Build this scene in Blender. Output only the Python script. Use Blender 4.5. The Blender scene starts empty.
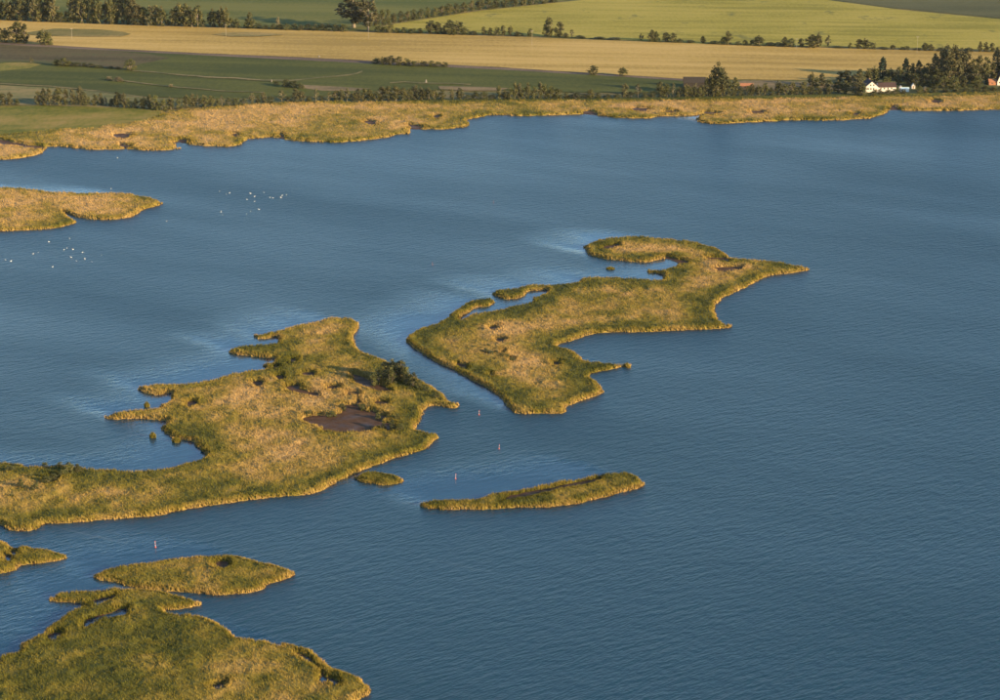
import bpy, math, random
import numpy as np
from mathutils import Vector

# ------------------------------------------------------------------ camera, sky, sun, exposure
scene = bpy.context.scene
COL = scene.collection
CAM_H, PITCH, LENS = 295.0, math.radians(15.6), 85.0
cam_d = bpy.data.cameras.new('camera'); cam_d.lens = LENS; cam_d.sensor_width = 36.0
cam_d.clip_start = 1.0; cam_d.clip_end = 60000.0
cam = bpy.data.objects.new('camera', cam_d); COL.objects.link(cam)
cam.location = (0, 0, CAM_H); cam.rotation_euler = (math.pi/2 - PITCH, 0, 0)
scene.camera = cam

SUN_EL = math.radians(13.0)
SUN_AZ = math.radians(-33.0)            # angle of the sun's ground direction from +X (right), negative = towards the camera
sun_dir = Vector((math.cos(SUN_EL)*math.cos(SUN_AZ), math.cos(SUN_EL)*math.sin(SUN_AZ), math.sin(SUN_EL)))
world = bpy.data.worlds.new('World'); scene.world = world; world.use_nodes = True
wn = world.node_tree; wn.nodes.clear()
w_out = wn.nodes.new('ShaderNodeOutputWorld'); w_bg = wn.nodes.new('ShaderNodeBackground'); w_sky = wn.nodes.new('ShaderNodeTexSky')
w_sky.sky_type = 'NISHITA'; w_sky.sun_disc = False
w_sky.sun_elevation = SUN_EL
w_sky.sun_rotation = math.atan2(sun_dir.x, sun_dir.y)
w_sky.altitude = 300.0; w_sky.air_density = 1.0; w_sky.dust_density = 0.6; w_sky.ozone_density = 2.9
w_bg.inputs['Strength'].default_value = 0.12
wn.links.new(w_sky.outputs[0], w_bg.inputs[0]); wn.links.new(w_bg.outputs[0], w_out.inputs[0])
sun_l = bpy.data.lights.new('sun', 'SUN'); sun_l.energy = 5.0; sun_l.angle = math.radians(0.6); sun_l.color = (1.0, 0.76, 0.42)
sun_o = bpy.data.objects.new('sun', sun_l); COL.objects.link(sun_o)
sun_o.rotation_euler = sun_dir.to_track_quat('Z', 'Y').to_euler()
sun_o.location = (400, -200, 500)
scene.view_settings.view_transform = 'Standard'; scene.view_settings.look = 'None'
scene.view_settings.gamma = 1.0; scene.view_settings.use_curve_mapping = False
scene.view_settings.exposure = 1.5
scene.render.engine = 'CYCLES'
scene.cycles.max_bounces = 6; scene.cycles.diffuse_bounces = 2; scene.cycles.glossy_bounces = 3
scene.cycles.transmission_bounces = 2; scene.cycles.volume_bounces = 0; scene.cycles.volume_max_steps = 64

random.seed(7); RNG = np.random.default_rng(11)
FPX = 1000.0*LENS/36.0
CP, SP = math.cos(PITCH), math.sin(PITCH)
LAND = 1.0                                 # level of the farmland above the lake

def ray(px, py):
    u = (px-500.0)/FPX; v = -(py-350.0)/FPX
    return u, CP + v*SP, -SP + v*CP
def gp(px, py, z=0.0):
    """where the sight line through a photo point meets the level z"""
    dx, dy, dz = ray(px, py); t = (z-CAM_H)/dz
    return dx*t, dy*t
def height_at(px, ytop, Y):
    dx, dy, dz = ray(px, ytop); return CAM_H + dz*(Y/dy)
def mpp(Y):                                # metres per photo pixel at ground distance Y
    return math.hypot(Y, CAM_H)/FPX

# ------------------------------------------------------------------ helpers
def setp(o, label=None, cat=None, group=None, kind=None):
    if label: o['label'] = label
    if cat: o['category'] = cat
    if group: o['group'] = group
    if kind: o['kind'] = kind
    return o
def np_mesh(name, V, tris=None, quads=None, attrs=None, smooth=False):
    me = bpy.data.meshes.new(name)
    V = np.asarray(V, dtype=np.float32)
    nt = 0 if tris is None else len(tris); nq = 0 if quads is None else len(quads)
    me.vertices.add(len(V)); me.vertices.foreach_set('co', V.ravel())
    idx = []; ls = []; p = 0
    if nt:
        idx.append(np.asarray(tris, np.int32).ravel()); ls.append(np.arange(nt, dtype=np.int32)*3); p = nt*3
    if nq:
        idx.append(np.asarray(quads, np.int32).ravel()); ls.append(p + np.arange(nq, dtype=np.int32)*4)
    idx = np.concatenate(idx); ls = np.concatenate(ls)
    me.loops.add(len(idx)); me.loops.foreach_set('vertex_index', idx)
    me.polygons.add(nt+nq); me.polygons.foreach_set('loop_start', ls)
    if smooth: me.polygons.foreach_set('use_smooth', np.ones(nt+nq, dtype=bool))
    me.update(calc_edges=True)
    for k, a in (attrs or {}).items():
        at = me.attributes.new(k, 'FLOAT', 'POINT'); at.data.foreach_set('value', np.asarray(a, np.float32))
    return me
def link(name, me, mat=None, parent=None, loc=None):
    o = bpy.data.objects.new(name, me); COL.objects.link(o)
    if mat is not None and me is not None and len(me.materials) == 0: me.materials.append(mat)
    if parent is not None: o.parent = parent
    if loc is not None: o.location = loc
    return o
def _hash(ix, iy, seed):
    h = (ix.astype(np.int64)*374761393 + iy.astype(np.int64)*668265263 + seed*1442695041) & 0xFFFFFFFF
    h = ((h ^ (h >> 13))*1274126177) & 0xFFFFFFFF
    h = ((h ^ (h >> 16))*2246822519) & 0xFFFFFFFF
    return ((h ^ (h >> 15)) & 0xFFFFFF)/float(0xFFFFFF)
def vnoise(x, y, seed=0):
    xi = np.floor(x); yi = np.floor(y); fx = x-xi; fy = y-yi
    fx = fx*fx*(3-2*fx); fy = fy*fy*(3-2*fy)
    a = _hash(xi, yi, seed); b = _hash(xi+1, yi, seed); c = _hash(xi, yi+1, seed); d = _hash(xi+1, yi+1, seed)
    return (a*(1-fx)+b*fx)*(1-fy) + (c*(1-fx)+d*fx)*fy
def fbm(x, y, scale, seed=0, oct=3):
    s = 0; a = 1.0; t = 0
    for k in range(oct):
        s = s + a*vnoise(x/scale*(2**k)+17.3*k, y/scale*(2**k)-9.1*k, seed+k*31); t += a; a *= .5
    return s/t*2-1
def sstep(a, b, x):
    t = np.clip((x-a)/(b-a), 0, 1); return t*t*(3-2*t)
def sdf(poly, X, Y):
    """signed distance, positive inside"""
    P = np.asarray(poly); Q = np.roll(P, -1, axis=0)
    best = np.full(X.shape, 1e18); inside = np.zeros(X.shape, bool)
    for (x0, y0), (x1, y1) in zip(P, Q):
        ex, ey = x1-x0, y1-y0; L = ex*ex+ey*ey+1e-12
        t = np.clip(((X-x0)*ex+(Y-y0)*ey)/L, 0, 1)
        d = (X-x0-t*ex)**2+(Y-y0-t*ey)**2
        np.minimum(best, d, out=best)
        if y0 != y1:
            c = ((y0 > Y) != (y1 > Y)) & (X < (x1-x0)*(Y-y0)/(y1-y0)+x0)
            inside ^= c
    d = np.sqrt(best); return np.where(inside, d, -d)
def chaikin(P, n=1):
    P = np.asarray(P, float)
    for _ in range(n):
        Q = np.roll(P, -1, axis=0)
        P = np.stack([.75*P+.25*Q, .25*P+.75*Q], 1).reshape(-1, 2)
    return P
def outline_world(pts, H, hole=False):
    """photo outline of a reed bed -> its outline on the ground (far edges were seen at the height of the reed tops)"""
    P = chaikin(pts, 1)
    area = np.sum(P[:, 0]*np.roll(P[:, 1], -1)-np.roll(P[:, 0], -1)*P[:, 1])
    T = np.roll(P, -1, 0)-np.roll(P, 1, 0); T /= np.linalg.norm(T, axis=1)[:, None]+1e-9
    ny = -T[:, 0]*np.sign(area)                # image y of the outward normal
    up = np.clip(ny if hole else -ny, 0, 1)
    up = sstep(0.05, .8, up)
    return np.array([gp(x, y, H*.8*u) for (x, y), u in zip(P, up)])

# ------------------------------------------------------------------ materials
def new_mat(name):
    m = bpy.data.materials.new(name); m.use_nodes = True
    nt = m.node_tree; b = nt.nodes['Principled BSDF']; return m, nt, b
def node(nt, t, **kw):
    n = nt.nodes.new(t)
    for k, v in kw.items(): setattr(n, k, v)
    return n
def ramp(nt, stops, fac=None, interp='LINEAR'):
    r = nt.nodes.new('ShaderNodeValToRGB'); r.color_ramp.interpolation = interp
    while len(r.color_ramp.elements) < len(stops): r.color_ramp.elements.new(.5)
    for e, (p, c) in zip(r.color_ramp.elements, stops): e.position = p; e.color = (*c, 1)
    if fac is not None: nt.links.new(fac, r.inputs[0])
    return r
def mathn(nt, op, a, b=None, clamp=False):
    n = nt.nodes.new('ShaderNodeMath'); n.operation = op; n.use_clamp = clamp
    for i, v in enumerate((a, b)):
        if v is None: continue
        if isinstance(v, (int, float)): n.inputs[i].default_value = v
        else: nt.links.new(v, n.inputs[i])
    return n.outputs[0]
def mapped(nt, scale=(1, 1, 1), rot=(0, 0, 0)):
    g = nt.nodes.new('ShaderNodeNewGeometry'); mp = nt.nodes.new('ShaderNodeMapping')
    mp.vector_type = 'TEXTURE'              # rotate first, then stretch along the turned axes
    mp.inputs['Scale'].default_value = tuple(1.0/q if q else 1e6 for q in scale); mp.inputs['Rotation'].default_value = rot
    nt.links.new(g.outputs['Position'], mp.inputs[0]); return mp.outputs[0]
def noise(nt, vec, scale, detail=3, rough=.5):
    n = nt.nodes.new('ShaderNodeTexNoise'); n.inputs['Scale'].default_value = scale
    n.inputs['Detail'].default_value = detail; n.inputs['Roughness'].default_value = rough
    nt.links.new(vec, n.inputs['Vector']); return n.outputs[0]
def mixc(nt, fac, a, b, blend='MIX'):
    n = nt.nodes.new('ShaderNodeMix'); n.data_type = 'RGBA'; n.blend_type = blend
    if isinstance(fac, (int, float)): n.inputs[0].default_value = fac
    else: nt.links.new(fac, n.inputs[0])
    for i, v in ((6, a), (7, b)):
        if isinstance(v, tuple): n.inputs[i].default_value = (*v, 1)
        else: nt.links.new(v, n.inputs[i])
    return n.outputs[2]

def plain(name, col, rough=.7, var=.25, scale=1.5):
    m, nt, b = new_mat(name)
    n = noise(nt, mapped(nt), scale, 3)
    r = ramp(nt, [(.25, tuple(c*(1-var) for c in col)), (.75, tuple(min(1, c*(1+var)) for c in col))], n)
    nt.links.new(r.outputs[0], b.inputs['Base Color']); b.inputs['Roughness'].default_value = rough
    b.inputs['Specular IOR Level'].default_value = .2
    return m

def reed_material():
    m, nt, b = new_mat('reed')
    a = node(nt, 'ShaderNodeAttribute', attribute_name='dry')
    r = ramp(nt, [(0, (.044, .048, .007)), (.28, (.090, .080, .011)), (.5, (.165, .123, .020)), (.75, (.25, .163, .043)), (1, (.335, .208, .078))], a.outputs['Fac'])
    a2 = node(nt, 'ShaderNodeAttribute', attribute_name='rnd')
    v = mathn(nt, 'MULTIPLY_ADD', a2.outputs['Fac'], .6); nt.nodes[-1].inputs[2].default_value = .72
    c = mixc(nt, 1.0, r.outputs[0], (1, 1, 1), 'MULTIPLY')
    cn = nt.nodes.new('ShaderNodeVectorMath'); cn.operation = 'SCALE'
    nt.links.new(c, cn.inputs[0]); nt.links.new(v, cn.inputs['Scale'])
    nt.links.new(cn.outputs[0], b.inputs['Base Color'])
    b.inputs['Roughness'].default_value = .85; b.inputs['Specular IOR Level'].default_value = .12
    return m
def mud_material():
    m, nt, b = new_mat('mud')
    n = noise(nt, mapped(nt), .25, 4)
    r = ramp(nt, [(.3, (.052, .026, .012)), (.7, (.088, .045, .022))], n)
    nt.links.new(r.outputs[0], b.inputs['Base Color']); b.inputs['Roughness'].default_value = .75
    b.inputs['Specular IOR Level'].default_value = .12
    wet = ramp(nt, [(.38, (.5, .5, .5)), (.55, (.85, .85, .85))], noise(nt, mapped(nt), .12, 4)).outputs[0]
    nt.links.new(wet, b.inputs['Roughness'])
    bp = node(nt, 'ShaderNodeBump'); bp.inputs['Strength'].default_value = .4; bp.inputs['Distance'].default_value = .15
    nt.links.new(noise(nt, mapped(nt), 1.2, 4), bp.inputs['Height']); nt.links.new(bp.outputs[0], b.inputs['Normal'])
    return m
def field_material(name, c0, c1, c2=None, stretch=(.004, .04), rot=.0, patch=.006, bump=.25, speck=None, tram=0):
    """crop field: long streaks along the drill rows, broad patches, fine mottling"""
    m, nt, b = new_mat(name)
    v1 = mapped(nt, (stretch[0], stretch[1], 1), (0, 0, rot))
    n1 = noise(nt, v1, 1.0, 5, .6)
    n2 = noise(nt, mapped(nt), patch, 4, .55)
    n3 = noise(nt, mapped(nt, (.35, .12, 1)), 1.0, 3, .6)
    s = mathn(nt, 'ADD', mathn(nt, 'MULTIPLY', n1, .5), mathn(nt, 'ADD', mathn(nt, 'MULTIPLY', n2, .3), mathn(nt, 'MULTIPLY', n3, .2)))
    stops = [(.44, c0), (.56, c1)] if c2 is None else [(.42, c0), (.5, c1), (.58, c2)]
    col = ramp(nt, stops, s).outputs[0]
    if speck:
        sp = noise(nt, mapped(nt, (.03, .016, 1)), 1.0, 4, .7)
        f = ramp(nt, [(.60, (0, 0, 0)), (.68, (1, 1, 1))], sp).outputs[0]
        col = mixc(nt, mathn(nt, 'MULTIPLY', f, .75), col, speck)
    if tram:
        sx = nt.nodes.new('ShaderNodeSeparateXYZ'); nt.links.new(mapped(nt, (1, 1, 1), (0, 0, rot)), sx.inputs[0])
        wob = mathn(nt, 'MULTIPLY', noise(nt, mapped(nt), .01, 2), 6.0)
        fr = mathn(nt, 'FRACT', mathn(nt, 'DIVIDE', mathn(nt, 'ADD', sx.outputs[1], wob), tram))
        ln = mathn(nt, 'LESS_THAN', mathn(nt, 'ABSOLUTE', mathn(nt, 'SUBTRACT', fr, .5)), .05)
        fade = ramp(nt, [(.35, (0, 0, 0)), (.65, (1, 1, 1))], noise(nt, mapped(nt), .008, 3)).outputs[0]
        col = mixc(nt, mathn(nt, 'MULTIPLY', mathn(nt, 'MULTIPLY', ln, fade), .55), col, c0)
    nt.links.new(col, b.inputs['Base Color'])
    b.inputs['Roughness'].default_value = .9; b.inputs['Specular IOR Level'].default_value = .08
    bp = node(nt, 'ShaderNodeBump'); bp.inputs['Strength'].default_value = bump; bp.inputs['Distance'].default_value = .5
    nt.links.new(noise(nt, mapped(nt), .5, 3), bp.inputs['Height']); nt.links.new(bp.outputs[0], b.inputs['Normal'])
    return m
def leaf_material(name, dark, light, warm):
    m, nt, b = new_mat(name)
    g = nt.nodes.new('ShaderNodeNewGeometry'); oi = nt.nodes.new('ShaderNodeObjectInfo')
    a = node(nt, 'ShaderNodeAttribute', attribute_name='rnd')
    c = ramp(nt, [(0, dark), (.6, light), (1, warm)], a.outputs['Fac']).outputs[0]
    s = mathn(nt, 'MULTIPLY_ADD', oi.outputs['Random'], .6); nt.nodes[-1].inputs[2].default_value = .7
    cn = nt.nodes.new('ShaderNodeVectorMath'); cn.operation = 'SCALE'; nt.links.new(c, cn.inputs[0]); nt.links.new(s, cn.inputs['Scale'])
    nt.links.new(cn.outputs[0], b.inputs['Base Color']); b.inputs['Roughness'].default_value = .75; b.inputs['Specular IOR Level'].default_value = .2
    return m
def water_material():
    m, nt, b = new_mat('lake_water')
    b.inputs['Base Color'].default_value = (.005, .030, .047, 1)
    b.inputs['IOR'].default_value = 1.333
    calm = node(nt, 'ShaderNodeAttribute', attribute_name='calm').outputs['Fac']
    R = math.radians(33)                      # crests run up and to the right in plan
    def wave(sx, sy, det, rough, rot):
        return noise(nt, mapped(nt, (sx, sy, 0), (0, 0, rot)), 1.0, det, rough)
    h1 = wave(.115, .36, 3, .6, R)           # chop, about 4 m between crests
    h2 = wave(.28, .85, 2, .5, R+.3)
    h3 = wave(.012, .045, 2, .5, R-.1)
    gust = noise(nt, mapped(nt, (.003, .010, 0), (0, 0, math.radians(-31))), 1.0, 3, .55)
    h = mathn(nt, 'ADD', mathn(nt, 'MULTIPLY', h1, .82), mathn(nt, 'ADD', mathn(nt, 'MULTIPLY', h2, .42), mathn(nt, 'MULTIPLY', h3, .2)))
    live = mathn(nt, 'SUBTRACT', 1.0, mathn(nt, 'MULTIPLY', calm, .90))
    g2 = ramp(nt, [(.34, (.80, .80, .80)), (.66, (1.12, 1.12, 1.12))], gust).outputs[0]
    live = mathn(nt, 'MULTIPLY', live, g2)
    bp = node(nt, 'ShaderNodeBump'); bp.inputs['Distance'].default_value = 1.0
    bp.inputs['Strength'].default_value = 1.0
    nt.links.new(mathn(nt, 'MULTIPLY', h, live), bp.inputs['Height'])
    nt.links.new(bp.outputs[0], b.inputs['Normal'])
    nt.links.new(mathn(nt, 'MULTIPLY_ADD', live, .34), b.inputs['Roughness']); nt.nodes[-1].inputs[2].default_value = .05
    # thin foam lines drawn out along the wind
    st = noise(nt, mapped(nt, (.006, .16, 0), (0, 0, math.radians(-31))), 1.0, 2, .5)
    br = noise(nt, mapped(nt, (.01, .01, 0)), 1.0, 3, .6)
    f = mathn(nt, 'MULTIPLY', ramp(nt, [(.70, (0, 0, 0)), (.725, (1, 1, 1))], st).outputs[0], ramp(nt, [(.5, (0, 0, 0)), (.62, (1, 1, 1))], br).outputs[0])
    nt.links.new(mixc(nt, mathn(nt, 'MULTIPLY', f, .035), (.005, .030, .047), (.7, .7, .68)), b.inputs['Base Color'])
    return m

M_REED = reed_material(); M_MUD = mud_material(); M_WATER = water_material()

# ------------------------------------------------------------------ outlines read off the photograph (photo pixels)
def off(pts, x0, y0, s): return [(x0+x*s, y0+y*s) for x, y in pts]
MAIN = [(-60,458),(0,461.6),(20,463.5),(26,465.5),(35,464.5),(45,466),(53,464),(60,463.5),(80,466),(92,468.5),(110,469),(140,470.5),(155,468.5),(175,466),(188,462),(200,458),(209,455),(206,450),(202,448),(194,442),(180,439),(174,438),(169,434),(163,428),(166,423),(172,421),(160,420),(150,419),(142,418),(130,418.5),(112,419.5),(106,418),(106,415),(116,412),(130,410),(148,409),(162,408),(162,404),(168,401),(174,397),(175,393),(166,392.5),(160,395),(154,395),(143,392),(138.6,387.6),(144,385),(160,384),(180,384),(200,381.6),(220,377),(236,372.5),(252,370),(270,367.6),(266,364),(276,361.6),(278,358),(264,357.6),(248,355.6),(236,354.5),(228,352),(234,347),(248,345),(266,344),(280,343),(282,338),(276,336),(268,338),(260,339),(256,337),(258,333.6),(268,332),(280,330),(296,324.5),(320,320.5),(324,317.6),(332,316.5),(350,317.6),(358,322),(356,329),(353,334),(352,341),(357,349),(370,354),(382,358),(390,363),(406,373),(422,380),(434,387),(442,394),(450,401),(457,403),(456,408),(448,407.5),(438,405),(426,406),(421,411),(420,420),(413,427),(418,429.5),(434,433),(437,437),(430,443),(423,449),(408,454),(388,460),(366,468),(348,476),(326,487),(318,492),(300,495.4),(288,495.6),(260,498),(230,502.4),(200,507),(180,510),(160,515),(130,517),(86,521),(66,522.4),(40,524),(34,530),(12,531),(4,526),(0,524),(-60,525)]
MUD = off([(150,545),(200,530),(260,528),(320,525),(352,515),(340,495),(370,475),(440,475),(470,490),(520,530),(570,540),(560,570),(520,580),(510,602),(430,607),(300,605),(240,600),(270,585),(240,570),(180,560)], 270, 310, .2)
MAIN_HOLES = [MUD] + [off(h, 270, 310, .2) for h in (
    [(395,314),(470,340),(560,371),(625,408),(560,402),(475,382),(418,352)],
    [(60,375),(130,390),(280,430),(200,424),(100,400)],
    [(20,330),(75,325),(85,342),(30,345)], [(150,312),(225,310),(232,325),(160,326)],
    [(275,383),(350,382),(352,392),(290,393)], [(370,412),(445,412),(450,420),(375,421)],
    [(425,452),(455,448),(460,464),(430,466)], [(505,452),(600,460),(590,474),(530,474)],
    [(470,488),(560,522),(600,540),(540,532)], [(520,582),(600,560),(640,590),(590,600)],
    [(90,246),(140,244),(140,256),(95,258)], [(0,285),(50,280),(45,292)])] + [
    [(42,479),(56,481),(60,478),(52,475)],
    [(185,402),(196,401),(196,405),(186,406)], [(250,383),(262,381),(266,385),(254,386)], [(283,387),(300,384),(302,388),(286,391)]]
CENTRE = [(408,339),(412,333),(422,327),(440,322.6),(441,320),(448,318),(454,311),(466,302),(476,299),(490,298.4),(495,301),(488,306),(478,306.6),(470,310),(462,316),(457,319.6),(463,319),(469,315),(484,312),(500,309),(516,305),(536,301),(533.6,296.5),(544,293),(551,289.5),(540,290.4),(526,291),(522,297),(510,299.4),(498,297),(492,293),(500,289),(518,288),(522,285),(540,283.6),(552,285),(566,283),(580,281.6),(582,278),(592,276.6),(608,276),(635,278),(657,280),(664,279),(665,274.5),(649,272),(650,269),(665,269.5),(670,267),(680,266),(676,261),(665,258),(656,259.5),(650,262),(632,261.5),(607,259),(590,255),(588,251),(585.5,246),(590,242.5),(602,238),(630,236),(652,237),(677,239),(702,243),(720,249),(727,255),(732,258),(765,260),(790,264),(806,267),(807,270),(790,273),(765,275.5),(755,282.5),(735,291),(715,301),(713,316),(725,324),(731,327.5),(710,329),(675,330),(645,332),(607,332),(587,334),(574,340),(552,344.5),(562,346.5),(570,348.5),(578,353),(581,359),(592,361),(607,362.5),(630,364),(627,366),(602,370),(585,375),(595,379),(600,387.5),(601,394),(584,399),(572,404),(562,406),(567,411),(560,413.6),(540,413),(520,413.6),(514,411),(506,402),(496,393),(484,385),(468,377),(452,368),(440,363),(426,355),(416,349),(409,343)]
CENTRE_HOLES = [off(h, 400, 280, .2) for h in (
    [(475,292),(530,296),(520,306),(485,306)], [(440,236),(495,230),(500,240),(450,246)], [(275,415),(350,428),(340,436),(290,430)],
    [(755,408),(805,412),(800,420),(765,420)], [(500,352),(530,356),(520,364)],
    [(545,392),(580,402),(560,408)], [(440,468),(470,470),(465,478)])] + [
    off(h, 570, 220, .25) for h in ([(540,150),(640,153),(640,160),(550,158)], [(370,140),(440,160),(480,168),(450,174),(400,160)], [(560,190),(700,188),(690,198),(600,200)], [(120,108),(200,95),(210,100),(140,115)])]
LONG = off([(45,185),(70,165),(100,158),(260,155),(310,138),(400,122),(520,100),(640,75),(760,55),(840,47),(900,55),(935,90),(930,105),(840,130),(760,150),(660,175),(560,187),(440,188),(330,195),(200,198),(100,197)], 410, 460, .25)
LONG_HOLES = [off([(372,150),(500,124),(600,102),(700,84),(785,68),(705,94),(605,113),(500,136),(380,160)], 410, 460, .25)]
SMALL = off([(285,490),(300,470),(350,455),(430,462),(490,480),(520,495),(490,515),(430,528),(390,520),(330,512),(290,505)], 300, 380, .2)
OVAL = off([(28,140),(60,115),(150,92),(330,70),(400,55),(550,47),(690,47),(760,70),(850,92),(920,120),(920,140),(870,160),(790,182),(780,205),(700,220),(600,228),(460,215),(330,205),(200,190),(100,165),(40,155)], 90, 545, .22)
OVAL_HOLES = [off([(560,85),(600,72),(645,80),(635,98),(590,104)], 90, 545, .22)]
EDGE = [(-50,532),(0,538),(6,542),(9,547),(26,545.6),(40,548),(56,551),(63.6,555),(62,559),(46,562),(26,564),(17,566),(15,569),(8,572),(0,573.5),(-50,576)]
EDGE_HOLES = [[(2,556),(9,555),(15,558),(10,561),(3,560)], [(9,551),(20,550),(18,554),(10,554)]]
NEAR = [(-80,668),(0,663),(0,655),(12,652),(26,650),(20,644),(30,639),(47,630),(48,626),(60,619),(76,608),(86,603),(72,602),(56,601),(49,599),(56,593),(70,590.6),(100,589.6),(124,588),(140,586.5),(150,588.5),(167,592),(182,597),(198,601),(199,604),(186,607),(172,609.5),(160,610.5),(172,613.5),(196,614.5),(209,618),(222,624),(233,632),(229,636),(244,638.5),(266,641),(273,637.5),(288,642),(308,647),(317,655),(330,665.6),(353,673),(362,680),(371,689),(366,694),(355,700),(335,716),(300,760),(100,800),(-80,800)]
NEAR_HOLES = [[(47,635),(58,632.5),(66,633),(57,638),(48,638.5)], [(79,625),(91,617.5),(104,614),(112,612),(118,608.5),(128,609),(129,612),(116,615.5),(104,617),(95,621),(86,627)], [(92,601),(118,595),(117,597),(94,604)],
    off([(645,495),(675,445),(715,480),(705,500)], 200, 590, .18), off([(525,348),(600,365),(665,420),(690,450),(660,445),(600,390),(540,365)], 200, 590, .18), off([(700,470),(780,510),(770,525),(710,505)], 200, 590, .18), off([(385,285),(460,296),(455,306),(395,294)], 200, 590, .18), off([(60,530),(150,515),(145,530),(75,545)], 200, 590, .18)]
UPPER = [(-60,186),(0,187),(20,187.5),(40,190),(55,192.5),(75,192.5),(108,192.3),(128,193),(150,197.5),(160,201),(163,203),(158,205.5),(140,210),(137,214),(130,217),(108,220),(85,218.5),(75,216.5),(68,212.5),(62,211),(68,216),(76,221),(72,224),(55,228),(30,230),(0,231),(-60,232)]
SHORE_FRONT = [(-220,163),(0,160),(20,158),(40,154),(46,149),(42,147),(50,146),(62,146),(75,148),(95,149.5),(120,149),(150,150),(178,149.5),(180,148),(172,144),(175,142),(185,143),(200,145.5),(225,146.5),(238,145.5),(242,141),(250,138),(262,138),(270,136),(280,138),(290,140),(315,141.5),(335,142.5),(355,141),(375,139),(390,136),(400,134),(410,133.6),(406,129),(418,129),(430,129.4),(450,128.5),(466,127),(469,124),(464,120.5),(476,117.4),(490,114.4),(512,115.6),(536,115.6),(560,115),(580,113.5),(600,116),(630,118),(650,118.7),(660,115.7),(685,115.7),(707,113),(700,116),(697,121),(715,124),(750,122),(800,119.5),(837,120.5),(875,117.5),(885,113),(886,109.5),(900,110),(940,110.7),(975,110),(1000,109),(1250,107)]
SHORE_BACK = [(1250,90),(1000,92),(930,93.5),(870,96),(800,97),(750,98),(700,99),(600,99.5),(500,100),(400,101.5),(350,101),(290,101.5),(240,104.5),(200,108),(172,110),(165,111.5),(145,120),(110,125),(85,128),(60,128.5),(20,132),(0,134),(-220,140)]
SHORE_HOLES = [[(-20,138),(0,139),(18,143),(40,146),(46,148.5),(30,147),(8,143),(-20,141)], [(112,134),(125,133.5),(134,136),(125,138),(115,137)], [(118,144),(128,145),(134,148),(120,148.5)], [(172,138.5),(182,139),(192,141),(178,141.5)], [(276,133.5),(285,134),(288,138),(279,138)], [(230,134),(236,133),(240,136),(232,137)],
    [(360,121),(374,121),(380,124),(366,124)], [(404,124.5),(420,126),(428,128.5),(408,128)], [(432,116),(440,115),(442,118),(434,118.5)], [(580,111),(594,111.5),(602,113.5),(588,113.5)], [(628,108.5),(648,108),(650,110),(632,110.5)], [(663,111),(676,110.5),(678,112),(664,112.5)], [(700,112),(715,112.5),(725,114),(706,114)], [(750,110.8),(768,111),(766,113),(750,113)], [(852,113),(862,113),(860,115),(853,115)], [(888,106.5),(896,106),(900,108.5),(889,109)], [(928,100),(942,100),(944,102.5),(930,102.5)]]

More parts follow.
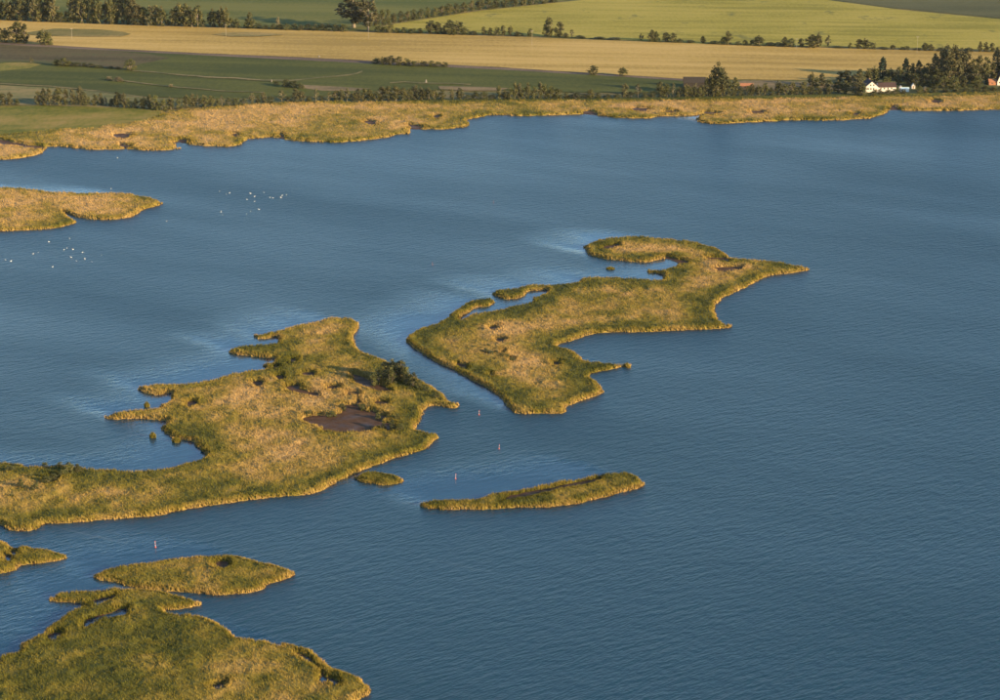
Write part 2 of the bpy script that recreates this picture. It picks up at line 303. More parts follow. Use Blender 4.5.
# ------------------------------------------------------------------ reed beds
LANDMASKS = []        # ground outlines, for the wind shadow on the water
def reed_area(outline, holes, H, cell, dens, blade_w, seed, label, island_label, dry_fn=None, hole_z=None, rag=(.9, .45), blades=4, world=None, island_name='island'):
    W = outline_world(outline, H) if world is None else world
    LANDMASKS.append(W)
    HW = [outline_world(h, H, True) for h in holes]
    x0, y0 = W.min(0)-4; x1, y1 = W.max(0)+4
    nx = int((x1-x0)/cell[0])+2; ny = int((y1-y0)/cell[1])+2
    gx = x0+np.arange(nx)*cell[0]; gy = y0+np.arange(ny)*cell[1]
    X, Y = np.meshgrid(gx, gy)
    X = X+(RNG.random(X.shape)-.5)*cell[0]*.5; Y = Y+(RNG.random(Y.shape)-.5)*cell[1]*.5
    raw = sdf(W, X, Y)+.5
    d = raw + rag[0]*fbm(X, Y, 7, seed, 3) + 1.6*rag[1]*fbm(X, Y, 2.2, seed+5, 3)
    hd = np.full(X.shape, -1e3)
    for h in HW:
        bx0, by0 = h.min(0)-12; bx1, by1 = h.max(0)+12
        k = (X > bx0) & (X < bx1) & (Y > by0) & (Y < by1)
        if k.any(): hd[k] = np.maximum(hd[k], sdf(h, X[k], Y[k]))
    hd2 = hd + 1.5*rag[0]*fbm(X, Y, 5, seed+9, 3)-.35
    dr = np.minimum(d, -hd2)                       # distance into standing reed
    n1 = fbm(X, Y, 14, seed+1, 3); n2 = fbm(X, Y, 3.2, seed+2, 2); n3 = RNG.random(X.shape)-.5
    # lodged and grazed hollows inside the bed
    low = sstep(.34, .62, fbm(X, Y*.7, 18, seed+71, 4))
    Hc = H*(.80+.20*n1+.27*n2+.11*n3)*(1-.35*low) + .18*H*np.exp(-((dr-1.6)/1.4)**2)
    canopy = .84*Hc*(.5*sstep(.4, 1.4, dr)+.5*sstep(.6, 2.8, dr))
    ground = np.where(d > 0, .12+.10*np.clip(d, 0, 2)+.05*n2, .12+.35*d)
    if hole_z is not None: ground = np.where(hd2 > .2, np.minimum(ground, np.maximum(hole_z, ground-hd2*.5)), ground)
    Z = np.where(dr > -.35, np.maximum(canopy, ground), ground)
    # colour: dead straw at the waterline, green behind it, straw and olive patches inland
    big = 1.35*fbm(X, Y*.7, 40, seed+3, 4); mid = 1.35*fbm(X, Y*.9, 8, seed+4, 3)
    dry = .40+.42*big+.30*mid
    if dry_fn is not None: dry = dry_fn(X, Y, d, big, mid)
    # separate stands: straw, olive and green reed meet along fairly sharp, wandering lines
    wx = X+7*fbm(X, Y, 16, seed+61, 2); wy = Y+10*fbm(X, Y, 16, seed+62, 2)
    dry = dry + .13*(sstep(-.05, .05, fbm(wx, wy*.6, 24, seed+63, 3))-.5) + .10*(sstep(-.04, .04, fbm(wx, wy*.5, 11, seed+64, 2)-.12)-.3)
    rim = np.exp(-np.clip(d-.1, 0, None)/.95)*(.85+.5*fbm(X, Y, 6, seed+12, 2))
    rim = np.clip(rim, 0, 1); dry = np.clip(dry*(1-rim)+.86*rim + .10*low, .02, 1)
    # --- ground of the island (structure)
    idx = np.arange(nx*ny).reshape(ny, nx)
    A, B, C, D = idx[:-1, :-1], idx[:-1, 1:], idx[1:, 1:], idx[1:, :-1]
    def build(mask, V, extra):
        q = np.stack([A[mask], B[mask], C[mask], D[mask]], 1)
        used = np.unique(q); remap = np.full(nx*ny, -1, np.int64); remap[used] = np.arange(len(used))
        return V[used], remap[q], {k: a.ravel()[used] for k, a in extra.items()}
    mx = lambda a: np.maximum(np.maximum(a[:-1, :-1], a[:-1, 1:]), np.maximum(a[1:, 1:], a[1:, :-1]))
    Vg = np.stack([X, Y, ground-.03], -1).reshape(-1, 3)
    vg, qg, _ = build(mx(d) > -2.5, Vg, {})
    isl = link(island_name, np_mesh(island_name, vg, quads=qg, smooth=True), M_MUD); setp(isl, island_label, 'ground', kind='structure')
    Vc = np.stack([X, Y, Z], -1).reshape(-1, 3)
    vc, qc, at = build(mx(dr) > .3, Vc, {'dry': dry, 'rnd': .15+.7*(.5+.5*n2)})
    # --- standing stalks: an even stand, denser along every edge
    N = int((x1-x0)*(y1-y0)*dens*3)
    px = x0+RNG.random(N)*(x1-x0-cell[0]*1.5); py = y0+RNG.random(N)*(y1-y0-cell[1]*1.5)
    ix = np.clip(np.rint((px-x0)/cell[0]).astype(int), 0, nx-1); iy = np.clip(np.rint((py-y0)/cell[1]).astype(int), 0, ny-1)
    dd = dr[iy, ix]; k = (dd > RNG.random(N)*.5-.3) & (RNG.random(N) < np.where(dd < 2.2, 1.0, .42))
    px, py, ix, iy, dd = px[k], py[k], ix[k], iy[k], dd[k]; N = len(px)
    hc = Hc[iy, ix]; zg = np.maximum(ground[iy, ix], 0.0); dry_t = dry[iy, ix]; rn = RNG.random(N)
    edge = .48+.52*sstep(-.2, 2.6, dd+.8*RNG.random(N))
    vs = []; tr = []; da = []; ra = []; base = 0
    for b_ in range(blades):
        ang = RNG.random(N)*math.pi*2; rr = RNG.random(N)*blade_w*1.3
        cx = px+np.cos(ang)*rr; cy = py+np.sin(ang)*rr
        th = RNG.random(N)*math.pi; w = blade_w*(.6+.8*RNG.random(N))*.5
        top = zg + hc*edge*(.78+.38*RNG.random(N)); bot = np.where(dd < 1.8, zg-.05, zg+.22*hc)
        lx = (-.10+.45*(RNG.random(N)-.5))*H*.5; ly = (.08+.45*(RNG.random(N)-.5))*H*.5
        a0 = np.stack([cx-np.cos(th)*w, cy-np.sin(th)*w, bot], 1); a1 = np.stack([cx+np.cos(th)*w, cy+np.sin(th)*w, bot], 1)
        a2 = np.stack([cx+lx, cy+ly, top], 1)
        vs.append(np.stack([a0, a1, a2], 1).reshape(-1, 3))
        da.append(np.repeat(np.clip(dry_t+.25*(RNG.random(N)-.45), 0, 1), 3)); ra.append(np.repeat(np.clip(rn+.3*(RNG.random(N)-.5), 0, 1), 3))
    vt = np.concatenate(vs); nb = len(vc)
    tris = nb+np.arange(len(vt)).reshape(-1, 3)
    V = np.concatenate([vc, vt])
    at = {'dry': np.concatenate([at['dry']]+da), 'rnd': np.concatenate([at['rnd']]+ra)}
    o = link('reed_bed', np_mesh('reed_bed', V, tris=tris, quads=qc, attrs=at), M_REED)
    setp(o, label, 'reeds', 'reed beds of the lake', 'stuff')
    return o

def dry_main(X, Y, d, big, mid):
    b = .45+.32*big+.25*mid
    return b + .16*sstep(6, 26, d) - .16*np.exp(-((d-6)/5)**2)
def dry_centre(X, Y, d, big, mid):
    return .40+.30*big+.25*mid + .30*sstep(7, 24, d) - .20*np.exp(-((d-6)/5)**2)
def dry_near(X, Y, d, big, mid):
    return .37+.26*big+.24*mid
def dry_green(X, Y, d, big, mid):
    return .33+.28*big+.26*mid
def dry_straw(X, Y, d, big, mid):
    return .76+.32*big+.27*mid - .28*np.exp(-(d/9)**2)

reed_area(MAIN, MAIN_HOLES, 1.95, (.62, .85), 1.7, .26, 101, 'large olive and straw reed bed with a brown mud flat and ragged western spits', 'muddy ground under the largest reed island, bare in its mud flat', dry_main)
reed_area(CENTRE, CENTRE_HOLES, 1.95, (.66, .95), 1.5, .28, 202, 'golden reed bed on the hooked island in the middle of the lake', 'muddy ground under the hooked island in the middle of the lake', dry_centre)
reed_area(LONG, LONG_HOLES, 1.8, (.5, .7), 2.6, .22, 303, 'long narrow green reed islet split by a dark lane', 'muddy ground under the long narrow islet', dry_green)
reed_area(SMALL, [], 1.5, (.4, .6), 3.2, .2, 404, 'smallest oval reed islet just off the large island', 'muddy ground under the smallest oval islet', dry_green)
reed_area(OVAL, OVAL_HOLES, 1.6, (.5, .7), 2.4, .22, 505, 'dark green oval reed islet at lower left with one dark hollow', 'muddy ground under the oval islet at lower left', dry_green)
reed_area(EDGE, EDGE_HOLES, 1.6, (.5, .7), 2.4, .22, 606, 'small reed islet with a little pool at the left edge', 'muddy ground under the small islet at the left edge', dry_near, hole_z=-.4)
reed_area(NEAR, NEAR_HOLES, 1.8, (.55, .75), 2.1, .22, 707, 'nearest olive green reed bed filling the bottom left corner', 'muddy ground under the nearest reed bed, bottom left corner', dry_near, hole_z=-.5)
reed_area(UPPER, [], 2.0, (.8, 1.2), 1.1, .30, 808, 'straw coloured reed spit reaching in from the upper left edge', 'muddy ground under the straw spit at upper left', dry_straw)
reed_area(SHORE_FRONT+SHORE_BACK, SHORE_HOLES, 2.0, (1.4, 1.9), .62, .38, 909, 'broad straw coloured reed belt along the whole far shore', 'muddy shore ground under the far reed belt', dry_straw, rag=(2.6, 1.2), island_name='shore')

# little clumps standing alone in the water
def clump(px, py, wpx, hpx, label):
    x, y = gp(px, py); s = mpp(y); r = wpx*s*.5; h = hpx*s*1.05
    rng = np.random.default_rng(int(px*10)); n = 420
    a = rng.random(n)*6.283; q = np.sqrt(rng.random(n)); cx = np.cos(a)*q*r; cy = np.sin(a)*q*r*.8
    hh = h*(1-.55*q**2)*(.7+.4*rng.random(n)); th = rng.random(n)*3.14; w = .16
    tip = np.stack([cx*1.25-.1, cy*1.25+.1, hh], 1)
    V = np.stack([np.stack([cx-np.cos(th)*w, cy-np.sin(th)*w, -.1+0*cx], 1), np.stack([cx+np.cos(th)*w, cy+np.sin(th)*w, -.1+0*cx], 1), tip], 1).reshape(-1, 3)
    me = np_mesh('reed_clump', V, tris=np.arange(3*n).reshape(-1, 3), attrs={'dry': np.repeat(.2+.35*rng.random(n), 3), 'rnd': np.repeat(rng.random(n), 3)})
    o = link('reed_clump', me, M_REED, None, (x, y, 0)); setp(o, label, 'reed clump', 'lone reed clumps in the water')
clump(147, 407, 5, 6, 'small lone reed clump between the two western spits')
clump(153, 437.5, 6, 6, 'round lone reed clump out in the western bay')
clump(176.5, 442, 8, 5.5, 'dark reed clump close under the bank of the western bay')
clump(207, 451, 11, 6, 'dark reed clump at the inner end of the western bay')
clump(610.5, 269, 8, 2.6, 'tiny low reed clump alone in the hook of the middle island')

# ------------------------------------------------------------------ lake
def make_lake():
    xs = np.concatenate([[-30000, -6000, -1500, -800], np.arange(-560, 561, 4.0), [800, 1500, 6000, 30000]])
    ys = np.concatenate([[-20000, -3000, 0, 400], np.arange(600, 1900, 5.0), [2000, 2600]])
    X, Y = np.meshgrid(xs, ys); calm = np.zeros(X.shape)
    inner = (np.abs(X) < 565) & (Y > 595) & (Y < 1905)
    xi, yi = X[inner], Y[inner]; c = np.zeros(len(xi))
    ux, uy = .74, -.67                                  # towards where the wind comes from
    j = fbm(xi, yi, 30, 5, 3)
    for W in LANDMASKS:
        b0 = W.min(0); b1 = W.max(0)
        k = (xi > b0[0]-110) & (xi < b1[0]+10) & (yi > b0[1]-10) & (yi < b1[1]+110)
        if not k.any(): continue
        Ws = W[::2] if len(W) > 60 else W
        xk, yk = xi[k], yi[k]; ck = np.zeros(len(xk))
        for s_ in np.arange(2, 56, 4.0):
            hit = sdf(Ws, xk+ux*s_, yk+uy*s_) > 0
            ck = np.maximum(ck, hit*(1-s_/56.0)**.9)
        c[k] = np.maximum(c[k], ck)
    al = -ux*xi-uy*yi; ac = -uy*xi+ux*yi                # along and across the wind
    streak = fbm(al, ac*6, 60, 9, 3)
    calm[inner] = np.clip(c*(1.1+.25*j+.45*streak), 0, 1)
    for _ in range(1):
        p = np.pad(calm, 1, mode='edge'); calm = (p[1:-1, 1:-1]*2+p[:-2, 1:-1]+p[2:, 1:-1]+p[1:-1, :-2]+p[1:-1, 2:])/6
    nx, ny = len(xs), len(ys); idx = np.arange(nx*ny).reshape(ny, nx)
    q = np.stack([idx[:-1, :-1], idx[:-1, 1:], idx[1:, 1:], idx[1:, :-1]], -1).reshape(-1, 4)
    V = np.stack([X, Y, 0*X], -1).reshape(-1, 3)
    o = link('water', np_mesh('water', V, quads=q, attrs={'calm': calm.ravel()}), M_WATER)
    setp(o, 'wind rippled blue water of the lake', 'water', kind='structure')
make_lake()

# ------------------------------------------------------------------ farmland
def poly_sheet(name, pts, z, mat, label, ragged=.6, world=False, seed=0, cat='field'):
    P = np.array(pts if world else [gp(x, y, z) for x, y in pts])
    out = []
    for a, b in zip(P, np.roll(P, -1, 0)):
        L = np.linalg.norm(b-a); n = 1 if L > 3000 else max(1, min(60, int(L/9)))
        for i in range(n): out.append(a+(b-a)*i/n)
    Q = np.array(out)
    if ragged: Q = Q+ragged*np.stack([fbm(Q[:, 0], Q[:, 1], 14, seed+3, 3), 1.6*fbm(Q[:, 0], Q[:, 1], 14, seed+8, 3)], 1)
    me = bpy.data.meshes.new(name); me.from_pydata([(x, y, z) for x, y in Q], [], [list(range(len(Q)))]); me.update()
    if me.polygons[0].normal.z < 0: me.flip_normals()
    o = link(name, me, mat); setp(o, label, cat, kind='structure'); return o

F_GROUND = field_material('rough_grass', (.045, .055, .018), (.10, .095, .035), (.16, .12, .05), (.01, .03))
F_STRAW = field_material('stubble', (.26, .172, .044), (.35, .232, .063), (.42, .28, .088), (.0035, .045), -.13, .004, tram=24.0)
F_YELLOW = field_material('ripe_meadow', (.18, .155, .022), (.26, .213, .036), (.31, .245, .05), (.006, .05), -.10, .006, .3, speck=(.105, .105, .03), tram=30.0)
F_GREEN = field_material('young_crop', (.044, .051, .009), (.078, .080, .015), None, (.004, .03), -.2, .004, tram=24.0)
F_GREEN2 = field_material('far_green_crop', (.064, .076, .015), (.12, .115, .026), None, (.002, .018), -.1, .003, tram=36.0)
F_DARK = field_material('dark_fallow', (.060, .060, .024), (.088, .083, .034), None, (.003, .02), .1)
F_SOIL = field_material('ploughed_soil', (.056, .045, .019), (.090, .068, .030), (.068, .068, .024), (.004, .05), -.1)
F_MEADOW = field_material('wet_meadow', (.085, .092, .012), (.155, .132, .024), (.23, .16, .045), (.012, .03), .2, .02, .6)
F_STRIP = field_material('bare_strip', (.12, .09, .045), (.20, .14, .07), None, (.02, .1))
F_PATH = field_material('dry_track', (.075, .075, .03), (.20, .15, .068), None, (.02, .1))
F_OVAL = field_material('damp_hollow_grass', (.085, .085, .03), (.13, .12, .045), (.20, .15, .06), (.02, .05))
F_HOLLOW = field_material('hollow_grass', (.12, .105, .034), (.17, .135, .045), (.26, .185, .066), (.02, .05))
F_HEAD = field_material('reddish_headland', (.10, .07, .05), (.16, .11, .075), None, (.01, .1))

back = [gp(x, y+1.2, .8) for x, y in SHORE_BACK]
far = 28000
poly_sheet('ground', [(-far, 1250), (-1200, 1480)] + [tuple(p) for p in back[::-1]] + [(1200, 1935), (far, 1900), (far, far), (-far, far)], .8, F_GROUND, 'rough grassy land behind the far shore', 0, True, cat='ground')
zf = [1.0]
def fld(name, pts, mat, label, rag=.6, cat='field'):
    zf[0] += .03
    return poly_sheet(name, pts, zf[0], mat, label, rag, seed=int(zf[0]*100), cat=cat)
STRAW_TOP = [(-250,10),(0,20),(100,24),(250,28.5),(380,32.5),(500,36),(620,40.5),(750,45.5),(870,49),(1000,51.5),(1250,56)]
STRAW_BOT = [(-250,33),(0,42),(52,45),(100,48),(200,53),(300,57),(400,62),(500,67),(560,71),(620,74.5),(690,79),(760,79.5),(830,80),(870,76),(1000,72),(1250,70)]
fld('far_field', [(-250,-40),(-250,9),(0,19),(250,27.5),(380,31),(376,27),(388,23),(480,9),(560,1),(640,-10),(700,-40)], F_GREEN2, 'large green crop field at the top left beyond the tree belt')
fld('meadow', [(376,28.5),(390,24.5),(480,10.5),(580,0),(650,-9),(700,-16),(790,-8),(832,0.5),(900,9.5),(1000,19),(1250,44),(1250,54),(1000,49.5),(800,46),(700,43.5),(600,38.5),(500,34.5),(400,31.5)], F_YELLOW, 'yellow green meadow on the upper right between two hedges')
fld('far_field', [(700,-40),(706,-17),(790,-9.5),(832,-.5),(900,8.5),(1000,18),(1250,43),(1250,-40)], F_DARK, 'dull dark olive field in the top right corner')
fld('straw_field', STRAW_TOP+STRAW_BOT[::-1], F_STRAW, 'broad pale straw field stretching right across below the upper hedge', .8)
fld('headland', [(-250,33.2),(0,42.3),(52,45.2),(100,48.2),(200,53.2),(300,57.2),(400,62.2),(500,67.2),(560,71.2),(620,74.7),(690,79.3),(690,81),(620,76.5),(560,73),(500,69.5),(400,65),(300,60),(200,55),(100,50),(0,44.5),(-250,36)], F_HEAD, 'thin reddish bare strip along the lower edge of the straw field')
fld('crop_field', [(-250,36),(0,44.5),(100,50),(200,55),(300,60),(400,65),(500,69.5),(560,73),(620,76.5),(690,81),(690,90),(640,93),(560,92),(500,90),(440,90),(380,90),(340,95),(290,97),(200,99),(140,96),(80,89),(0,85),(-250,80)], F_GREEN, 'dark green crop field between straw field and shore trees')
fld('ploughed_field', [(-250,36.2),(0,44.7),(100,50.2),(150,54),(170,58),(140,64),(128,69),(70,65),(20,61),(0,62),(-250,56)], F_SOIL, 'brown ploughed ground at the left edge above the green crop')
fld('grass_strip', [(-60,65),(0,63),(20,62),(42,64),(30,68),(0,71),(-60,72)], F_MEADOW, 'small pale grass wedge at the left under the ploughed ground')
fld('wet_meadow', [(-220,104),(0,106),(40,105.5),(100,107),(160,108.5),(165,112),(146,121),(110,126),(85,129),(20,133),(0,135),(-220,141)], F_MEADOW, 'mottled green wet meadow behind the reeds at far left')
fld('rough_pasture', [(-220,80),(0,85),(60,88),(110,93),(142,97),(200,100),(260,98),(330,97),(330,101),(290,102),(200,107),(165,109),(100,107),(40,105),(0,105),(-220,103)], F_OVAL, 'olive rough pasture strip around the shore trees on the left')
fld('bare_patch', [(298,84.5),(330,86),(372,88.5),(352,91),(320,90.5),(300,87.5)], F_STRIP, 'reddish bare soil patch above the shore trees left of centre')
fld('bare_patch', [(438,86),(480,86.5),(510,88),(498,90.5),(470,90.5),(440,89)], F_STRIP, 'reddish bare soil patch above the shore trees at centre')
fld('bare_patch', [(735,81),(765,80.5),(800,82),(832,84),(860,86),(850,90),(800,90),(760,90.5),(738,89)], F_STRIP, 'reddish bare ground behind bushes right of the dark barn')
fld('green_strip', [(400,99),(520,98.6),(640,97.6),(760,95.6),(870,93.5),(1250,88),(1250,91),(870,96.8),(760,98.6),(640,99.8),(520,100.4),(400,101.6)], F_GREEN, 'narrow green grass strip between shore trees and reeds')
fld('hollow', [(20,33),(55,28.5),(100,29.2),(122,31.5),(131,34),(122,36.3),(90,36.5),(60,36),(35,35)], F_HOLLOW, 'larger dark oval hollow of grass in the straw field')
fld('hollow', [(213,34.4),(224,32.4),(250,31.9),(272,32.9),(284,34.7),(262,36.1),(232,36.3)], F_HOLLOW, 'smaller brownish oval hollow in the straw field')
def strip(name, pts, wpx, mat, label):
    P = np.array(pts, float); up = [(x, y-wpx/2) for x, y in P]; dn = [(x, y+wpx/2) for x, y in P[::-1]]
    fld(name, up+dn, mat, label, 2.2, 'track')
strip('track', [(132,70),(175,74),(206,76.5),(235,78),(262,80),(290,80.5),(310,78.5),(335,76),(356,73.5),(362,71)], 1.2, F_PATH, 'pale curving farm track across the dark green crop')
strip('track', [(-60,80),(0,83.3),(40,85.5),(62,86.8),(100,91),(130,95),(152,97.5)], 1.0, F_PATH, 'pale farm track near the shore trees on the left')
strip('track', [(118,80),(140,83),(168,86),(190,88),(215,90),(262,92.5)], .9, F_PATH, 'thin pale track below the tussocks in the green crop')
strip('track', [(388,82.5),(404,81.5),(420,83),(452,83.5),(470,84.5)], .8, F_PATH, 'short pale track in the green crop at centre')

# ------------------------------------------------------------------ trees and bushes
L_DARK = leaf_material('broad_leaves', (.026, .032, .010), (.075, .070, .022), (.145, .108, .040))
L_GREY = leaf_material('willow_leaves', (.034, .038, .015), (.078, .070, .028), (.135, .102, .046))
L_SPRUCE = leaf_material('spruce_needles', (.012, .02, .014), (.022, .034, .018), (.04, .05, .024))
L_BUSH = leaf_material('bush_leaves', (.032, .038, .011), (.068, .068, .018), (.12, .095, .030))
L_PALE = leaf_material('tussock_leaves', (.10, .09, .045), (.19, .15, .075), (.26, .20, .11))
BARK = plain('bark', (.16, .125, .09), .85, .35, 3); BARK_PALE = plain('pale_bark', (.30, .24, .18), .8, .3, 3)

def tube(pts, rads, n=5):
    V = []; F = []; pts = [Vector(p) for p in pts]
    for i, (p, r) in enumerate(zip(pts, rads)):
        t = (pts[min(i+1, len(pts)-1)]-pts[max(i-1, 0)]).normalized()
        a = t.cross(Vector((.3, 1, .1))).normalized(); b = t.cross(a)
        for k in range(n):
            an = 6.2832*k/n; V.append(tuple(p+(a*math.cos(an)+b*math.sin(an))*r))
    for i in range(len(pts)-1):
        for k in range(n):
            k2 = (k+1) % n; F.append((i*n+k, i*n+k2, (i+1)*n+k2, (i+1)*n+k))
    return V, F
def merge(parts):
    V = []; F = []
    for v, f in parts:
        o = len(V); V += v; F += [tuple(i+o for i in q) for q in f]
    return V, F
def tree_proto(kind, seed):
    """unit tree: height 1, crown width 1 (scaled when placed); returns trunk mesh, crown mesh, materials"""
    r = random.Random(seed); g = np.random.default_rng(seed)
    prof = {                                   # radius of the crown (of half width 1) against height
        'round': lambda t: (math.sin(math.pi*min(1, max(0, (t-.01)/1.0))**.82)**.6 if t > .01 else 0),
        'tall': lambda t: (math.sin(math.pi*min(1, max(0, (t-.0)/1.0))**.95)**.42 if t > .0 else 0),
        'birch': lambda t: (math.sin(math.pi*min(1, max(0, (t-.10)/.92))**.85)**.7 if t > .10 else 0),
        'bush': lambda t: math.sqrt(max(0, 1-t*t))*(.85+.15*min(1, t*6)),
        'spruce': lambda t: max(0, (1-t))**.9*(1 if t > .06 else .4),
        'grand': lambda t: (math.sin(math.pi*min(1, max(0, (t-.14)/.88))**.95)**.7 if t > .14 else 0),
    }[kind]
    nclump = {'round': 44, 'tall': 46, 'birch': 30, 'bush': 32, 'spruce': 44, 'grand': 60}[kind]
    per = {'round': 34, 'tall': 34, 'birch': 24, 'bush': 36, 'spruce': 34, 'grand': 36}[kind]
    cl = []
    lob = [r.uniform(.72, 1.12) for _ in range(7)]
    while len(cl) < nclump:
        t = r.random(); R = prof(t)
        if R <= .03 or r.random() > .35+.65*R: continue
        a = r.random()*6.283; k = lob[int(a/6.2832*7) % 7]
        q = math.sqrt(r.random())*.78*R*k
        cl.append((math.cos(a)*q*.5, math.sin(a)*q*.5, t, r.random()))
    V = []; F = []; A = []
    for cx, cy, cz, tone in cl:
        sr = r.uniform(.10, .18) if kind != 'grand' else r.uniform(.06, .115)
        if kind == 'spruce': sr *= .8
        n = per
        d = g.normal(size=(n, 3)); d /= np.linalg.norm(d, axis=1)[:, None]; d *= (g.random(n)**.45)[:, None]*sr
        d[:, 2] *= (.7 if kind not in ('bush',) else .9)
        for i in range(n):
            p = np.array([cx, cy, max(.02, cz)])+d[i]
            if p[2] < .01: p[2] = .01
            nrm = d[i]/sr+g.normal(size=3)*.6; nrm /= np.linalg.norm(nrm)+1e-6
            u = np.cross(nrm, [0.3, .2, 1]); u /= np.linalg.norm(u)+1e-6; w = np.cross(nrm, u)
            s = r.uniform(.030, .056)*(.8 if kind == 'grand' else 1)
            z = np.array([1, 1, .62])
            b = len(V)
            V += [tuple(p+(u*s)*z), tuple(p+(w*s*.8)*z), tuple(p-(u*s)*z), tuple(p-(w*s*.8)*z)]
            F.append((b, b+1, b+2, b+3)); v = min(1, max(0, .15+.5*tone+.45*(r.random()-.3))); A += [v]*4
    crown = np_mesh('crown', np.array(V), quads=np.array(F), attrs={'rnd': A})
    crown.materials.append({'round': L_DARK, 'tall': L_GREY, 'birch': L_GREY, 'bush': L_BUSH, 'spruce': L_SPRUCE, 'grand': L_GREY}[kind])
    parts = []
    if kind == 'bush':
        for k in range(5):
            a = k*1.26+r.random(); parts.append(tube([(0, 0, -.02), (math.cos(a)*.12, math.sin(a)*.12, .35), (math.cos(a)*.26, math.sin(a)*.26, .7)], (.012, .009, .004)))
    else:
        w = {'spruce': .022, 'grand': .03, 'birch': .02, 'tall': .022, 'round': .03}[kind]
        bx = r.uniform(-.03, .03); parts.append(tube([(0, 0, -.02), (bx*.5, .01, .25), (bx, .0, .55), (bx*.6, .01, .92)], (w*1.5, w*1.1, w*.75, w*.2), 6))
        for k in range(7):
            a = k*2.4+r.random(); z0 = r.uniform(.22, .6); z1 = z0+r.uniform(.10, .25); q = .5*prof(min(.95, z1))*.8
            parts.append(tube([(bx*z0, 0, z0), (math.cos(a)*q*.5, math.sin(a)*q*.5, (z0+z1)/2+.03), (math.cos(a)*q, math.sin(a)*q, z1)], (w*.55, w*.38, w*.1), 4))
    v, f = merge(parts); tm = np_mesh('trunk', np.array(v), quads=np.array(f), smooth=True)
    tm.materials.append(BARK_PALE if kind in ('birch',) else BARK)
    return tm, crown
PROTO = {k: [tree_proto(k, 40+i*13+j*7) for i in range(n)] for j, (k, n) in enumerate((('round', 4), ('tall', 4), ('birch', 4), ('bush', 5), ('spruce', 2), ('grand', 2)))}
ORD1 = 'first second third fourth fifth sixth seventh eighth ninth tenth eleventh twelfth thirteenth fourteenth fifteenth sixteenth seventeenth eighteenth nineteenth'.split()
TENS = {20: 'twent', 30: 'thirt', 40: 'fort', 50: 'fift', 60: 'sixt', 70: 'sevent', 80: 'eight', 90: 'ninet'}
def ordinal(i):
    if i < 20: return ORD1[i-1]
    t = i//10*10; return TENS[t]+'ieth' if i == t else TENS[t]+'y-'+ORD1[i-t-1]
LOOK = {'round': 'dense dark broadleaf tree', 'tall': 'tall grey green tree', 'birch': 'slender pale trunked tree', 'bush': 'low dark green bush', 'spruce': 'dark pointed conifer', 'grand': 'huge spreading tree with pale trunk', 'pale': 'pale straw coloured tussock bush'}
NAMES = {'round': 'broadleaf_tree', 'tall': 'tall_tree', 'birch': 'slender_tree', 'bush': 'bush', 'spruce': 'conifer', 'grand': 'spreading_tree', 'pale': 'tussock_bush'}
pale_mesh = {}
def place_tree(kind, px, ytop, ybase, wpx, label, group, rnd, z=LAND):
    src = 'bush' if kind == 'pale' else kind
    x, y = gp(px, ybase, z); h = max(.8, height_at(px, ytop, y)-z); w = wpx*mpp(y)*1.38
    tm, cm = rnd.choice(PROTO[src])
    if kind == 'pale':
        if cm.name not in pale_mesh:
            c2 = cm.copy(); c2.materials.clear(); c2.materials.append(L_PALE); pale_mesh[cm.name] = c2
        cm = pale_mesh[cm.name]
    root = bpy.data.objects.new(NAMES[kind], None); COL.objects.link(root); root.empty_display_size = .5
    root.location = (x, y, z+.05); root.rotation_euler = (0, 0, rnd.random()*6.283)
    root.scale = (w, w*rnd.uniform(.9, 1.1), h/.97)
    setp(root, label, 'bush' if src == 'bush' else 'tree', group)
    link('stem' if src == 'bush' else 'trunk', tm, None, root)
    link('foliage' if src == 'bush' else 'crown', cm, None, root)
    return root
def row(desc, group, items, seed=1, z=LAND):
    rnd = random.Random(seed); items = sorted(items)
    for i, (px, yt, yb, w, k) in enumerate(items):
        place_tree(k, px, yt, yb, w, f'{LOOK[k]}, {ordinal(i+1)} from left {desc}', group, rnd, z)
R_, T_, B_, U_, S_, G_, P_ = 'round', 'tall', 'birch', 'bush', 'spruce', 'grand', 'pale'
J = random.Random(3)
def spread(xs, yt, y0, y1, w, kinds, jt=1.5):
    """trees at the given photo x; the foot line runs from y0 at the first to y1 at the last"""
    out = []
    for x in xs:
        t = (x-xs[0])/max(1, xs[-1]-xs[0]); out.append((x, yt+J.uniform(-jt, jt), y0+(y1-y0)*t+J.uniform(-.5, .3), w*J.uniform(.85, 1.2), J.choice(kinds)))
    return out
belt = spread([-14,-6,2,9], -1, 19.5, 20.3, 10, [R_]) + spread([15,21,27,33,39,45,50,53], -2.5, 20.6, 22, 10, [R_, R_, R_, T_]) \
    + spread([57,61,66], 11, 21.8, 22.2, 7, [U_]) + spread([72,77,82,88,94,99,105,111,116,122,128,133], -1, 22.4, 24.5, 10, [R_, R_, R_, T_]) \
    + spread([138,144,150,156,162], 6, 25, 26, 10, [R_, R_, R_, T_]) + spread([168], 19, 26, 26.2, 6, [U_]) + spread([175,180,186,192,198], 5.5, 26.3, 27, 11, [R_]) \
    + spread([203], 19, 27, 27, 6, [U_]) + spread([214,220,225], 8, 27, 27.6, 11, [R_]) + spread([231,237,247,253], 19, 27.5, 28.3, 8, [U_]) + [(250,13,28,7,R_)]
row('in the tree belt at top left', 'tree belt at the top left', belt, 11)
lowhedge = spread([259,266,273,280,287,294,301,308,315,322,329,336,343], 24, 28.5, 31.3, 8, [U_], .8) + [(278,18,28.5,4,P_)]
row('in the low hedge by the huge tree', 'low hedge left of the huge tree', lowhedge, 12)
row('of two by the upper hedge', 'huge trees by the upper hedge', [(354,-5,27.5,31,G_),(368,-4,30.5,20,G_)], 13)
